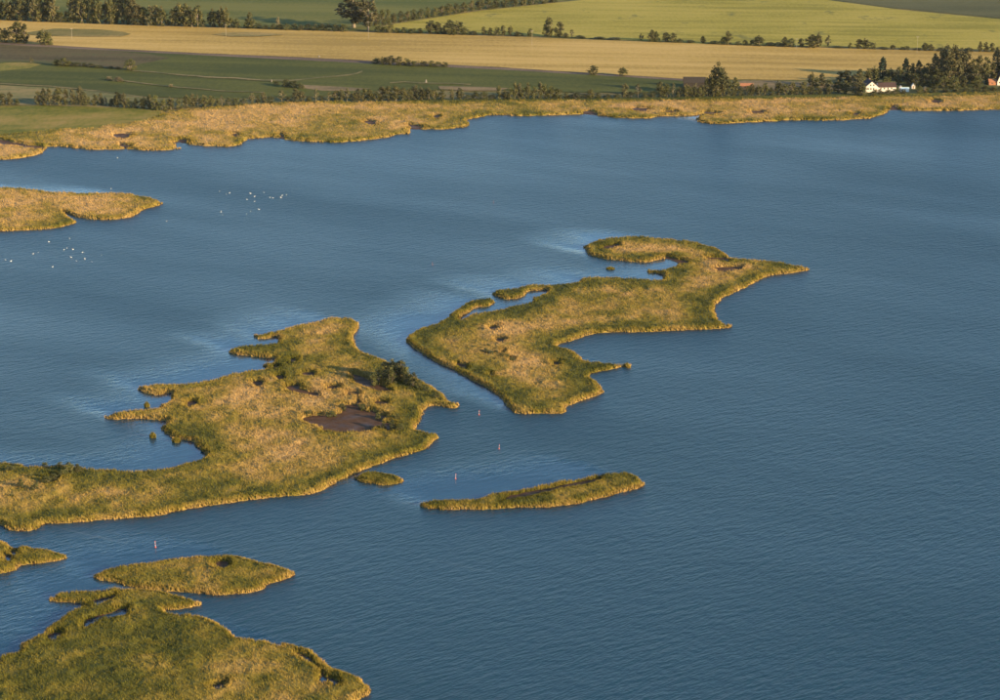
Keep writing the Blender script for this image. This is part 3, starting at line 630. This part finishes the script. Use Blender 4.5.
diag = spread([376,382,388,394,401,408,414,421,428,435,442,449,456,464,472,480,488,496,505,514,523,533,543,553], 0, 0, 0, 9, [U_, R_, U_])
diag = [(x, y0-8.5-J.random()*1.8 if x > 392 else 9+J.random()*2, y0, w, k) for (x, _, _, w, k) in diag for y0 in [float(np.interp(x, [376, 390, 480, 580], [25.5, 23, 9.5, -.5]))]]
row('in the slanting upper hedge', 'slanting hedge above the meadow', diag, 14)
hedge = [(378,25.5,32.3,7,U_),(384,26,32.5,7,U_),(390,23.5,32.8,7,R_),(397,28,32.8,8,U_),(404,27.5,33,9,U_),(412,28,33.2,9,U_),(420,28.5,33.4,8,U_),(431,21,33.5,12,R_),(438,22.5,33.8,8,R_),(444,26,33.8,9,U_),(450,21,34,12,U_),(458,21.5,34.2,15,U_),(465,27,34.4,9,U_),(473,31,34.6,9,U_),(484,27,34.8,5,R_),(490,28,35,5,R_),(497,27,35.2,8,U_),(503,26,35.2,6,R_),(510,25.5,35.4,5,R_),(518,31.5,35.8,10,U_),(530,29,36,7,U_),(549,18.5,36.6,9,R_),(546,24,36.5,7,U_),(560,22.5,36.8,9,R_),(556,28,36.8,6,U_),(572,29.5,37.2,4,B_),(566,33,37.2,8,U_),(580,35.5,37.8,10,U_),(600,37,38.8,12,U_),(615,37.5,39.4,14,U_),
    (641,33.5,40,5,B_),(652,30.5,41,10,R_),(656,32,41,7,U_),(666,33,41.6,9,R_),(673,33.2,42,7,R_),(680,39,42.2,8,U_),(690,40,42.6,10,U_),(703,36.5,43,6,R_),(714,41,43.8,10,U_),(724,37,44.5,9,U_),(728,32,44.8,9,R_),(738,41.5,45,7,U_),(745,40,45.2,6,U_),(752,40,45.6,6,U_),(759,35,45.9,10,R_),(770,42.5,46,10,U_),(778,42.5,46.4,10,U_),(785,37.5,46.8,8,R_),(791,39,47,9,U_),(801,39,47.2,7,R_),(812,35.5,47.5,15,R_),(818,33,47.5,7,R_),(828,36,46,6,B_),(838,46,47.8,12,U_),(850,43,48.4,5,U_),(859,39.5,48.6,8,R_),(866,38.3,48.8,8,R_),(873,42,49,7,U_),(883,47,49.2,10,U_),(893,44.5,49.5,5,R_),(902,46.5,49.8,6,U_),(907,46,50,6,U_),(918,48,50.2,8,U_),(925,43,50.5,7,R_),(931,44.5,50.8,7,R_),(942,47.5,51,9,U_),(955,48,51.3,9,U_),(968,47.5,51.5,9,U_),(980,42,51.6,5,R_),(986,42.5,51.8,5,R_),(992,43.5,52,6,R_),(1003,44,52.3,8,R_)]
row('in the long hedge below the meadow', 'long hedge between meadow and straw field', hedge, 15)
row('at the left edge below the straw field', 'trees at the left edge of the straw field', [(-4,27,41,14,R_),(5,28,42,10,R_),(17,23,42.6,18,R_),(25,25,43,10,R_),(44,29,44.5,13,R_),(49,33,44.8,8,U_)], 16)
row('in the scrub line across the dark crop', 'scrub line in the dark crop', [(31,57.5,63.5,4,B_),(57,59,65.5,10,U_),(64,58,66,12,U_),(70,61,66,8,U_),(77,62.5,66.4,8,U_),(84,63,66.6,8,U_),(91,63.5,67,8,U_),(99,64.5,67.8,9,U_),(110,66,68.6,8,U_),(118,66.5,69.2,7,U_),(130,60,70.5,12,U_),(109,76,80,6,P_),(118,77,81.5,9,P_),(171,84,87,5,P_)], 17)
row('in the short thicket under the straw field', 'thicket under the straw field', [(376,58,63.5,9,U_),(384,57,64.5,9,U_),(391,56,65,9,R_),(399,57,65.3,9,R_),(407,58.5,65.6,8,U_),(415,60.5,66,9,U_),(423,61,66.2,9,U_),(431,61,66.5,9,U_),(438,62,66.6,8,U_),(445,62,66.8,7,U_)], 18)
row('of two on the field edge', 'two small round trees on the field edge', [(593,66,74.6,10,R_),(623,67,75.8,8.5,R_)], 19)
row('in the shrubs around the pale stone', 'shrubs by the pale stone', [(276,81,85,6,U_),(286,79.5,87,9,U_),(293,80.5,87.5,10,U_),(301,83,88.5,8,U_)], 20)
shore = [(-12,92,105,9,R_),(3,94,105,8,R_),(10,93,105,7,T_)] + [(x, yt, 104.6+x*.012, w, k) for x, yt, w, k in ((17,99,6,U_),(38,92,7,T_),(44,89.5,8,R_),(50,89.5,7,T_),(55,93,6,B_),(59,88.5,9,R_),(66,90,7,R_),(73,90,7,T_),(80,87.5,8,T_),(84,92,7,R_),(88,96,6,U_),(95,95,7,R_),(101,94,6,T_),(105,97,6,B_))] + \
    [(112,99,106.6,7,U_),(118,92.5,107.5,9,R_),(124,94,108,7,T_),(129,98,108,7,U_),(136,99,108.5,8,U_),(143,97,108.8,8,R_),(150,95.5,109,8,R_),(156,96,110.5,10,U_),(163,100,110.5,9,U_),(171,97,109,8,R_),(179,99,108.5,7,U_),(187,94.5,107.5,8,R_),(193,95,107,7,T_),(198,95,107,7,B_),(205,95,107,9,R_),(211,96,106.5,8,R_),(218,99,106,8,U_),(222,96,105.8,5,B_),(229,98,105.3,8,U_),(236,97.5,105,9,U_),(244,98.5,104,8,U_)] + \
    [(252,93,103.5,7,B_),(258,95,103,6,U_),(264,93,102.8,7,T_),(271,96.5,102.5,8,U_),(282,90.5,102,8,B_),(288,97,102,7,U_),(296,89.5,101.8,8,T_),(302,92,101.6,7,T_),(309,96,101.5,8,U_),(316,89.5,101.3,6,B_),(322,96,101,7,U_),(329,92.5,101,6,B_),(336,91,101,8,R_),(342,90,101,6,T_),(347,89,101,6,B_),(353,92,101,7,R_),(358,89.5,101,7,T_),(364,89,101,7,R_),(370,90,101,8,R_),(376,92,101,8,U_)] + \
    [(382,87.5,100.5,10,R_),(389,87,100.5,10,R_),(396,87,100.5,11,R_),(403,88,100.5,9,R_),(409,89,100.3,8,U_),(415,86,100.2,8,T_),(422,87,100.2,9,R_),(429,87,100.2,9,R_),(435,90,100,7,R_),(442,90,100,9,U_),(452,90,100,5,T_),(460,88.5,99.8,8,R_),(468,95,99.6,8,U_),(476,92.5,99.5,10,U_),(484,92,99.4,10,U_),(492,95,99.3,9,U_),(499,86.5,99.3,6,R_)]
shore2 = [(506,90,99.3,8,R_),(511,89,99.2,8,U_),(515,83,99.1,6,R_),(519,84,99,6,T_),(524,88,99,9,U_),(528,83,99,6,R_),(534,87,99,8,U_),(540,83.5,98.8,6,T_),(544,85,98.8,9,U_),(551,87,98.8,12,U_),(558,89,98.8,10,U_),(567,93,98.6,9,U_),(576,93,98.6,12,U_),(585,94,98.5,9,U_),(591,89.5,98.4,8,R_),(598,93,98.4,8,U_),(607,94,98.2,9,U_),(617,94,98.2,8,U_),(625,84.5,98,8,T_),(631,92,98,8,U_),(638,84.5,97.8,7,B_),(645,92,97.8,8,U_),(653,91,97.6,8,U_),(660,82,97.5,10,R_),(667,84,97.4,9,U_),(673,84,97.3,5,B_),(679,87,97.2,9,U_),(688,85,97,9,R_),(694,87,97.2,9,U_),(700,88,97.3,9,U_),(685,84,97.2,7,R_),(690,88,97,7,R_),(696,83,97,7,B_),(702,86,97,8,R_),(707,79,96.8,9,R_),(712,72,96.6,11,R_),(718,62,96.4,16,R_),(722,68,96,9,R_),(716,80,96.8,11,R_),(729,79,95.5,10,U_),(735,78.5,95,10,R_),(741,88,95.5,7,U_),
    (748,86,95.5,9,U_),(752,84,95.4,6,R_),(759,85,95.2,8,R_),(765,83.5,95,7,R_),(771,88,95,8,U_),(779,80.5,94.8,8,R_),(785,84,94.7,9,U_),(792,83,94.6,8,R_),(797,87,94.5,8,U_),(804,82.5,94.4,9,R_),(811,72,86,6,R_),(816,78,88,9,U_),(822,74,86,7,R_),(829,80,90,9,U_),(811,86,94.3,9,U_),(819,88,94.2,9,U_),(828,87,94,9,U_),(838,80,92,10,R_),(845,81,93,10,R_)]
row('in the left shore trees', 'shore trees left of centre', shore, 21)
row('in the right shore trees', 'shore trees from centre to the house', shore2, 22)
farm = [(857,79,95,14,T_),(863,85,96,9,U_),(853,74,84,8,R_),(874,90,96,8,U_),(882,57,78,13,S_),(889,68,79,9,R_),(895,70,80,9,R_),(905,58,80,12,S_),(912,64,80,8,R_),(918,62,80,8,T_),(922,66,81,9,R_),(928,64,82,10,R_),(934,56,82,10,T_),(940,51,82.5,11,T_),(946,48,83,12,T_),(953,48.5,83,12,T_),(960,51,83,11,T_),(966,53,83,10,T_),(949,58,84,13,R_),(937,66,84,11,R_),(972,60,83,9,R_),(979,57,83,11,R_),(986,58,83,10,R_),(974,68,84,10,R_),(992,64,82,9,R_),(996,50,80,12,T_),(1004,52,81,12,T_),(1012,55,82,12,R_),
    (880,89.5,94.5,8,U_),(888,90,94.5,8,U_),(895,89.5,94,9,U_),(840,72,82,9,R_),(847,71,83,10,R_),(860,70,84,10,R_),(868,69,83,9,R_),(875,66,82,10,R_),(899,68,84,10,R_),(909,72,85,10,R_),(916,74,86,10,U_),(925,74,86,11,U_),(933,76,87,11,U_),(943,77,88,11,U_),(954,77,88,11,U_),(964,77,87,11,U_),(887,76,86,10,U_),(978,77,87,10,U_),(944,54,80,12,T_),(958,55,80,12,T_),(903,89.5,94,7,U_),(919,86,93,9,U_),(926,87,93,7,U_),(935,86,92.6,8,U_),(946,88,92.4,9,U_),(957,85.5,92,10,U_),(966,87,91.8,9,U_),(976,84,91.5,9,U_),(985,86,91,10,U_),(994,87,90.6,9,U_),(1004,84,90,10,U_)]
row('in the grove around the white house', 'grove around the white house', farm, 23)
# bushes on the large island
row('on the large reed island', 'scrub on the large reed island', [(386,363,380,13,R_),(394,359,381,14,R_),(401,361,383,14,R_),(407,368,386,12,U_),(413,374,388,10,U_),(419,380,390,8,U_),(379,369,384,11,U_),(391,368,386,14,U_),(373,374,385,9,U_),(427,386,394,7,U_),(437,392,400,7,U_),(308,411,416,8,U_),(330,411,416.5,10,U_),(342,404,410,9,U_),(362,405,410,8,U_),(383,424,430,8,U_),(392,421,431,9,U_),(400,424,432,8,U_),(397,413,421,8,U_),(378,413,419,7,U_)], 24, .25)
row('in the western scrub of the large island', 'western scrub on the large reed island', [(21,480,490,8,U_),(35,483,492,10,U_),(30,474,479,7,U_),(47,477,485,10,U_),(54,474,482,9,U_),(62,470,478,8,U_),(70,463,475,13,U_),(78,465,474,9,U_),(60,462.5,469,7,U_),(10,467,473,11,U_),(12,494,499,8,U_),(45,462.5,468,7,U_)], 25, .25)
row('in the brown scrub on the middle island', 'scrub patch on the middle island', [(474.6,345.5,349.5,6,U_),(480,347,350.5,5,U_),(486,349,354,8,U_),(491,351,355.5,7,U_),(496,350.5,355,7,U_),(502,353,357,7,U_),(507,354.5,359,6,U_),(512,358,362,8,U_),(488,344,348,6,U_),(494,358,361.5,6,U_)], 26, .25)

# ------------------------------------------------------------------ buildings
def box(name, x0, x1, y0, y1, z0, z1, mat, parent):
    V = [(x, y, z) for z in (z0, z1) for y in (y0, y1) for x in (x0, x1)]
    F = [(0, 2, 3, 1), (4, 5, 7, 6), (0, 1, 5, 4), (1, 3, 7, 5), (3, 2, 6, 7), (2, 0, 4, 6)]
    me = bpy.data.meshes.new(name); me.from_pydata(V, [], F); me.update(); return link(name, me, mat, parent)
def gable_body(name, x0, x1, y0, y1, ez, rz, axis, mat, parent):
    if axis == 'y':
        c = (x0+x1)/2; prof = [(x0, -.3), (x1, -.3), (x1, ez), (c, rz), (x0, ez)]
        V = [(a, y0, b) for a, b in prof]+[(a, y1, b) for a, b in prof]
    else:
        c = (y0+y1)/2; prof = [(y0, -.3), (y1, -.3), (y1, ez), (c, rz), (y0, ez)]
        V = [(x0, a, b) for a, b in prof]+[(x1, a, b) for a, b in prof]
    F = [(0, 1, 2, 3, 4), (9, 8, 7, 6, 5)]+[(i, (i+1) % 5, (i+1) % 5+5, i+5) for i in range(5)]
    me = bpy.data.meshes.new(name); me.from_pydata(V, [], F); me.update()
    import bmesh
    bm = bmesh.new(); bm.from_mesh(me); bmesh.ops.recalc_face_normals(bm, faces=bm.faces); bm.to_mesh(me); bm.free()
    return link(name, me, mat, parent)
def roof(x0, x1, y0, y1, ez, rz, axis, mat, parent, over=.5, th=.22):
    import bmesh
    c = ((x0+x1)/2 if axis == 'y' else (y0+y1)/2); hw = (x1-x0)/2 if axis == 'y' else (y1-y0)/2
    sl = (rz-ez)/hw; e = hw+over; lift = .04
    prof = [(c-e, rz-sl*e+lift), (c, rz+lift), (c+e, rz-sl*e+lift), (c+e, rz-sl*e+th+lift), (c, rz+th*1.2+lift), (c-e, rz-sl*e+th+lift)]
    if axis == 'y': V = [(a, y0-over, b) for a, b in prof]+[(a, y1+over, b) for a, b in prof]
    else: V = [(x0-over, a, b) for a, b in prof]+[(x1+over, a, b) for a, b in prof]
    F = [(0, 1, 4, 5), (1, 2, 3, 4), (6, 7, 10, 11), (7, 8, 9, 10)]+[(i, (i+1) % 6, (i+1) % 6+6, i+6) for i in range(6)]
    me = bpy.data.meshes.new('roof'); me.from_pydata(V, [], F); me.update()
    bm = bmesh.new(); bm.from_mesh(me); bmesh.ops.recalc_face_normals(bm, faces=bm.faces); bm.to_mesh(me); bm.free()
    return link('roof', me, mat, parent)
W_WHITE = plain('white_render', (.50, .45, .39), .8, .06); W_ROOF = plain('brown_red_tiles', (.050, .029, .025), .8, .3)
W_DARK = plain('dark_boards', (.030, .024, .02), .85, .3); W_GLASS = plain('window_glass', (.03, .04, .05), .15, .2)
W_TRIM = plain('timber', (.20, .12, .07), .7, .2); W_ORANGE = plain('orange_tiles', (.28, .12, .06), .8, .25); W_PALE = plain('pale_blue_boards', (.50, .60, .60), .7, .1)
W_CONC = plain('pale_concrete', (.14, .12, .095), .8, .15)
def empty(name, px, py, z=LAND, rot=0, dy=0):
    x, y = gp(px, py, z); o = bpy.data.objects.new(name, None); COL.objects.link(o)
    o.location = (x, y+dy, z+.04); o.rotation_euler = (0, 0, rot); return o
def window(parent, x, y, z, w, h):
    f = box('window', x-w/2, x+w/2, y-.09, y+.05, z-h/2, z+h/2, W_TRIM, parent)
    box('pane', x-w/2+.12, x+w/2-.12, y-.115, y-.095, z-h/2+.12, z+h/2-.12, W_GLASS, f)
h = empty('white_house', 872, 92, rot=math.radians(6)); setp(h, 'white gabled farmhouse with long low wing and dark red roof', 'house')
gable_body('wall', -5.0, 5.0, 0, 13, 4.0, 8.2, 'y', W_WHITE, h); r0 = roof(-5, 5, 0, 13, 4.0, 8.2, 'y', W_ROOF, h)
box('chimney', -.5, .5, 8, 9, 7.6, 9.3, W_TRIM, r0)
gable_body('wing_wall', 5.02, 19, 1.5, 9.5, 3.4, 6.0, 'x', W_WHITE, h); roof(5.9, 19, 1.5, 9.5, 3.4, 6.0, 'x', W_ROOF, h)
for wx in (-3, -.9, 1.2): window(h, wx, 0, 2.4, 1.1, 1.3)
for wx in (-1.2, 1.2): window(h, wx, 0, 5.2, 1.0, 1.2)
for wx in (7.2, 10, 12.8, 15.6): window(h, wx, 1.5, 2.2, 1.1, 1.2)
d = box('door', 2.6, 3.7, -.08, .04, 0, 2.2, W_TRIM, h); box('handle', 2.72, 2.8, -.13, -.09, 1.0, 1.15, W_GLASS, d)
def shed(px, py, w, dpt, ez, rz, wm, rm, label, name='shed', rot=0., dy=0, axis='x'):
    s = empty(name, px, py, rot=rot, dy=dy); setp(s, label, 'shed' if name == 'shed' else name.split('_')[-1])
    gable_body('wall', -w/2, w/2, 0, dpt, ez, rz, axis, wm, s); roof(-w/2, w/2, 0, dpt, ez, rz, axis, rm, s, .3, .14)
    dd = box('door', -.5, .5, -.07, .04, 0, 2.0, W_TRIM, s); box('handle', .3, .38, -.12, -.08, 1, 1.12, W_GLASS, dd)
    if w > 3.5:
        window(s, -w*.32, 0, 1.6, .8, .8)
    return s
shed(901, 90.5, 2.2, 3, 2.2, 3.6, W_WHITE, W_WHITE, 'tiny white hut just right of the white house', axis='y')
shed(905, 91.5, 6.0, 3, 2.0, 2.8, W_PALE, W_PALE, 'low pale blue shed right of the white house')
shed(913.5, 88.5, 2.6, 3, 2.0, 3.6, W_WHITE, W_WHITE, 'white steep roofed hut among the bushes right of the house', axis='y')
shed(925.5, 91.0, 2.4, 2.4, 2.4, 3.4, W_CONC, W_CONC, 'small pale hut farthest right along the reed edge', axis='y')
shed(851, 83, 4.5, 4, 2.4, 3.6, W_WHITE, W_ORANGE, 'white shed with orange roof half hidden left of the house')
shed(694.5, 88, 17, 9, 4.0, 7.8, W_DARK, W_DARK, 'long dark barn behind the tall shore tree', 'dark_barn', rot=math.radians(-3))
shed(747, 89, 10, 6, 2.4, 3.9, W_DARK, W_ORANGE, 'low outbuilding with faded orange roof among bushes', 'outbuilding')
a = empty('steep_house', 997.5, 85); setp(a, 'steep white gabled house with orange roof at the right edge', 'house')
gable_body('wall', -.2, 5.6, 0, 9, 2.6, 9.8, 'y', W_WHITE, a); roof(-.2, 5.6, 0, 9, 2.6, 9.8, 'y', W_DARK, a, .3)
gable_body('porch', -6.5, -.25, .6, 6, 2.2, 4.0, 'x', W_ORANGE, a); roof(-6.5, -.75, .6, 6, 2.2, 4.0, 'x', W_ORANGE, a, .3)
window(a, 2.7, 0, 4.8, 1.0, 1.2); window(a, 1.6, 0, 2.0, 1.0, 1.1); window(a, -4, .6, 1.3, 1.0, .9)
dd = box('door', 3.2, 4.2, -.08, .04, 0, 2.1, W_TRIM, a); box('handle', 3.3, 3.4, -.13, -.09, 1, 1.12, W_GLASS, dd)

# utility poles and field stones
M_POLE = plain('weathered_pole', (.26, .22, .17), .8, .15)
def pole(px, ytop, ybase, label):
    o = empty('utility_pole', px, ybase); x, y = o.location.x, o.location.y
    hgt = height_at(px, ytop, y)-LAND; setp(o, label, 'pole', 'utility poles in the straw field')
    v, f = tube([(0, 0, -.3), (0, 0, hgt)], (.11, .08), 8); link('post', np_mesh('post', np.array(v), quads=np.array(f)), M_POLE, o)
    c = box('crossarm', -1.1, 1.1, -.08, .08, hgt-.9, hgt-.72, M_POLE, o)
    for s in (-.9, 0, .9): box('insulator', s-.07, s+.07, -.07, .07, hgt-.715, hgt-.45, W_WHITE, c)
for px, yt, yb, t in ((72, 28, 39.5, 'leftmost utility pole in the straw field, left of the dark hollow'), (226, 24, 37, 'utility pole standing by the smaller oval hollow'), (368.5, 21, 38.5, 'utility pole in front of the huge pale trunked tree'), (532, 30, 45.5, 'utility pole left of the pair of dark hedge trees at centre'), (796.5, 38, 49, 'utility pole by the thick hedge clump on the right'), (917, 36, 53.5, 'tall utility pole left of the tall grove')):
    pole(px, yt, yb, t)
def stone(px, py, w, h_, label):
    x, y = gp(px, py, LAND); g = np.random.default_rng(int(px)); n = 8; V = []; F = []
    for i, (z, r_) in enumerate(((-.2, .8), (.35, 1.0), (.8, .7), (1.0, .25))):
        for k in range(n):
            a_ = 6.283*k/n; q = r_*(.8+.35*g.random()); V.append((math.cos(a_)*q*w/2, math.sin(a_)*q*w/2*.8, z*h_))
    for i in range(3):
        for k in range(n): F.append((i*n+k, i*n+(k+1) % n, (i+1)*n+(k+1) % n, (i+1)*n+k))
    me = bpy.data.meshes.new('stone'); me.from_pydata(V, [], F+[tuple(range(3*n, 4*n))]); me.update()
    setp(link('boulder', me, W_CONC, None, (x, y, LAND+.05)), label, 'boulder')
stone(271.5, 82, 1.5, 2.0, 'upright pale boulder left of the shrubs in the green crop')
stone(426, 83.2, 1.6, 3.0, 'pale post standing in the crop at centre')  # pale post, built with the boulder shape as a stand-in
stone(319, 57.2, 1.8, 1.4, 'small pale boulder on the lower edge of the straw field')

# ------------------------------------------------------------------ channel buoys
M_RED = plain('red_buoy_paint', (.42, .075, .06), .5, .12); M_BWHITE = plain('reflective_white', (.55, .48, .46), .4, .05)
def lathe(prof, n=12):
    V = []; F = []
    for r_, z in prof:
        for k in range(n): V.append((math.cos(6.2832*k/n)*r_, math.sin(6.2832*k/n)*r_, z))
    for i in range(len(prof)-1):
        for k in range(n): F.append((i*n+k, i*n+(k+1) % n, (i+1)*n+(k+1) % n, (i+1)*n+k))
    return np_mesh('lathe', np.array(V), quads=np.array(F), smooth=True)
b_float = lathe([(.02, -.5), (.75, -.45), (.8, .0), (.72, .35), (.35, .6), (.2, .72)]); b_float.name = 'float'
b_mast = lathe([(.20, .70), (.16, 3.0), (.02, 3.02)], 8); b_mast.name = 'mast'
b_band = lathe([(.22, 1.5), (.235, 1.52), (.23, 2.15), (.20, 2.17)], 8); b_band.name = 'band'
b_top = lathe([(.02, 3.0), (.34, 3.02), (.34, 3.5), (.02, 3.52)], 10); b_top.name = 'topmark'
for me_, mt_ in ((b_float, M_RED), (b_mast, M_BWHITE), (b_band, M_RED), (b_top, M_RED)): me_.materials.append(mt_)
for px, py, s, t in ((155.5, 547.5, .95, 'red channel buoy above the oval reed islet at lower left'), (455.5, 479, .85, 'red channel buoy just above the long narrow islet'), (499, 449, .8, 'red channel buoy out in open water right of the large island'), (479, 415, .85, 'red channel buoy in the mouth of the channel between the islands'), (432.5, 265, .6, 'red buoy alone in open water left of the middle island'), (493.5, 203, .55, 'farthest red buoy out in the upper lake')):
    x, y = gp(px, py); o = bpy.data.objects.new('channel_buoy', None); COL.objects.link(o); o.location = (x, y, 0); o.scale = (s*.42, s*.42, s*.72)
    o.rotation_euler = (.05, -.07, px); setp(o, t, 'buoy', 'red channel buoys')
    for nm, me_ in (('float', b_float), ('mast', b_mast), ('band', b_band), ('topmark', b_top)): link(nm, me_, None, o)

# ------------------------------------------------------------------ swans on the water: one continuous body, beak as its own part
M_SWAN = plain('white_plumage', (.62, .61, .58), .7, .04); M_BEAK = plain('orange_beak', (.6, .22, .05), .5, .1)
def swan_mesh():
    # rings along tail > body > neck > head
    rings = [((-.78, .34), .02, .03), ((-.6, .26), .13, .10), ((-.3, .17), .27, .22), ((.05, .15), .31, .25), ((.35, .17), .24, .22), ((.5, .28), .12, .14), ((.55, .45), .075, .08), ((.5, .68), .06, .065), ((.49, .86), .06, .06), ((.56, .98), .065, .07), ((.66, .97), .07, .075), ((.75, .92), .04, .04)]
    V = []; F = []; n = 10
    for i, ((x, z), ry, rz) in enumerate(rings):
        p0 = rings[max(0, i-1)][0]; p1 = rings[min(len(rings)-1, i+1)][0]; tx, tz = p1[0]-p0[0], p1[1]-p0[1]; L = math.hypot(tx, tz); nx_, nz_ = -tz/L, tx/L
        for k in range(n):
            a_ = 6.2832*k/n; V.append((x+nx_*math.cos(a_)*rz, math.sin(a_)*ry, z+nz_*math.cos(a_)*rz))
    for i in range(len(rings)-1):
        for k in range(n): F.append((i*n+k, i*n+(k+1) % n, (i+1)*n+(k+1) % n, (i+1)*n+k))
    me = np_mesh('body', np.array(V), quads=np.array(F), smooth=True); me.materials.append(M_SWAN); return me
swan_b = swan_mesh(); v_, f_ = tube([(.73, 0, .925), (.82, 0, .89), (.90, 0, .86)], (.04, .03, .01), 6)
swan_k = np_mesh('beak', np.array(v_), quads=np.array(f_)); swan_k.materials.append(M_BEAK)
near_spit = [(49,242),(69.5,238.5),(64,249.8),(67,248.3),(73,249.5),(82.5,252.5),(71,257.3),(76.5,261.3),(85,259),(101.5,255.4),(38,252.5),(5.5,260),(11,261.2),(52.5,267),(33,254),(92,262)]
open_fl = [(219.5,191.5),(226.5,194.5),(229.5,193),(250.5,193.5),(254.5,196.5),(247,199.5),(254.5,201.5),(264,192.6),(270,197.5),(273,198),(281,197.5),(286.5,195),(282,195.5),(222.5,214.8),(221,212),(246.5,214),(250.5,211.5),(259,209.5)]
lone = [(111,189,'small white water bird alone just above the straw spit'), (166.5,221.3,'small white water bird alone right of the tip of the straw spit'), (117.5,158,'small white water bird alone close to the far reed belt')]
rs = random.Random(9)
def swan(px, py, label, group):
    x, y = gp(px, py); o = bpy.data.objects.new('water_bird', None); COL.objects.link(o); o.location = (x, y, -.06)
    o.rotation_euler = (0, 0, rs.random()*6.283); o.scale = (rs.uniform(.5, .75),)*3
    setp(o, label, 'bird', group); link('body', swan_b, None, o); link('beak', swan_k, None, o)
for i, p in enumerate(sorted(near_spit)): swan(*p, f'small white water bird, {ordinal(i+1)} from the left in the flock below the straw spit', 'bird flock below the straw spit')
for i, p in enumerate(sorted(open_fl)): swan(*p, f'small white water bird, {ordinal(i+1)} from the left in the flock on the open upper lake', 'bird flock on the open upper lake')
for x_, y_, t in lone: swan(x_, y_, t, 'lone water birds')

# ------------------------------------------------------------------ evening air
hz, nt_, bs_ = new_mat('air'); nt_.nodes.remove(bs_)
pv = nt_.nodes.new('ShaderNodeVolumePrincipled'); pv.inputs['Density'].default_value = 0.000006; pv.inputs['Color'].default_value = (.90, .95, 1.0, 1); pv.inputs['Anisotropy'].default_value = .1
nt_.links.new(pv.outputs[0], nt_.nodes['Material Output'].inputs['Volume'])
setp(box('haze', -31000, 31000, -21000, 31000, -4, 306, hz, None), 'thin pale evening haze over the lake and fields', 'haze', kind='stuff')
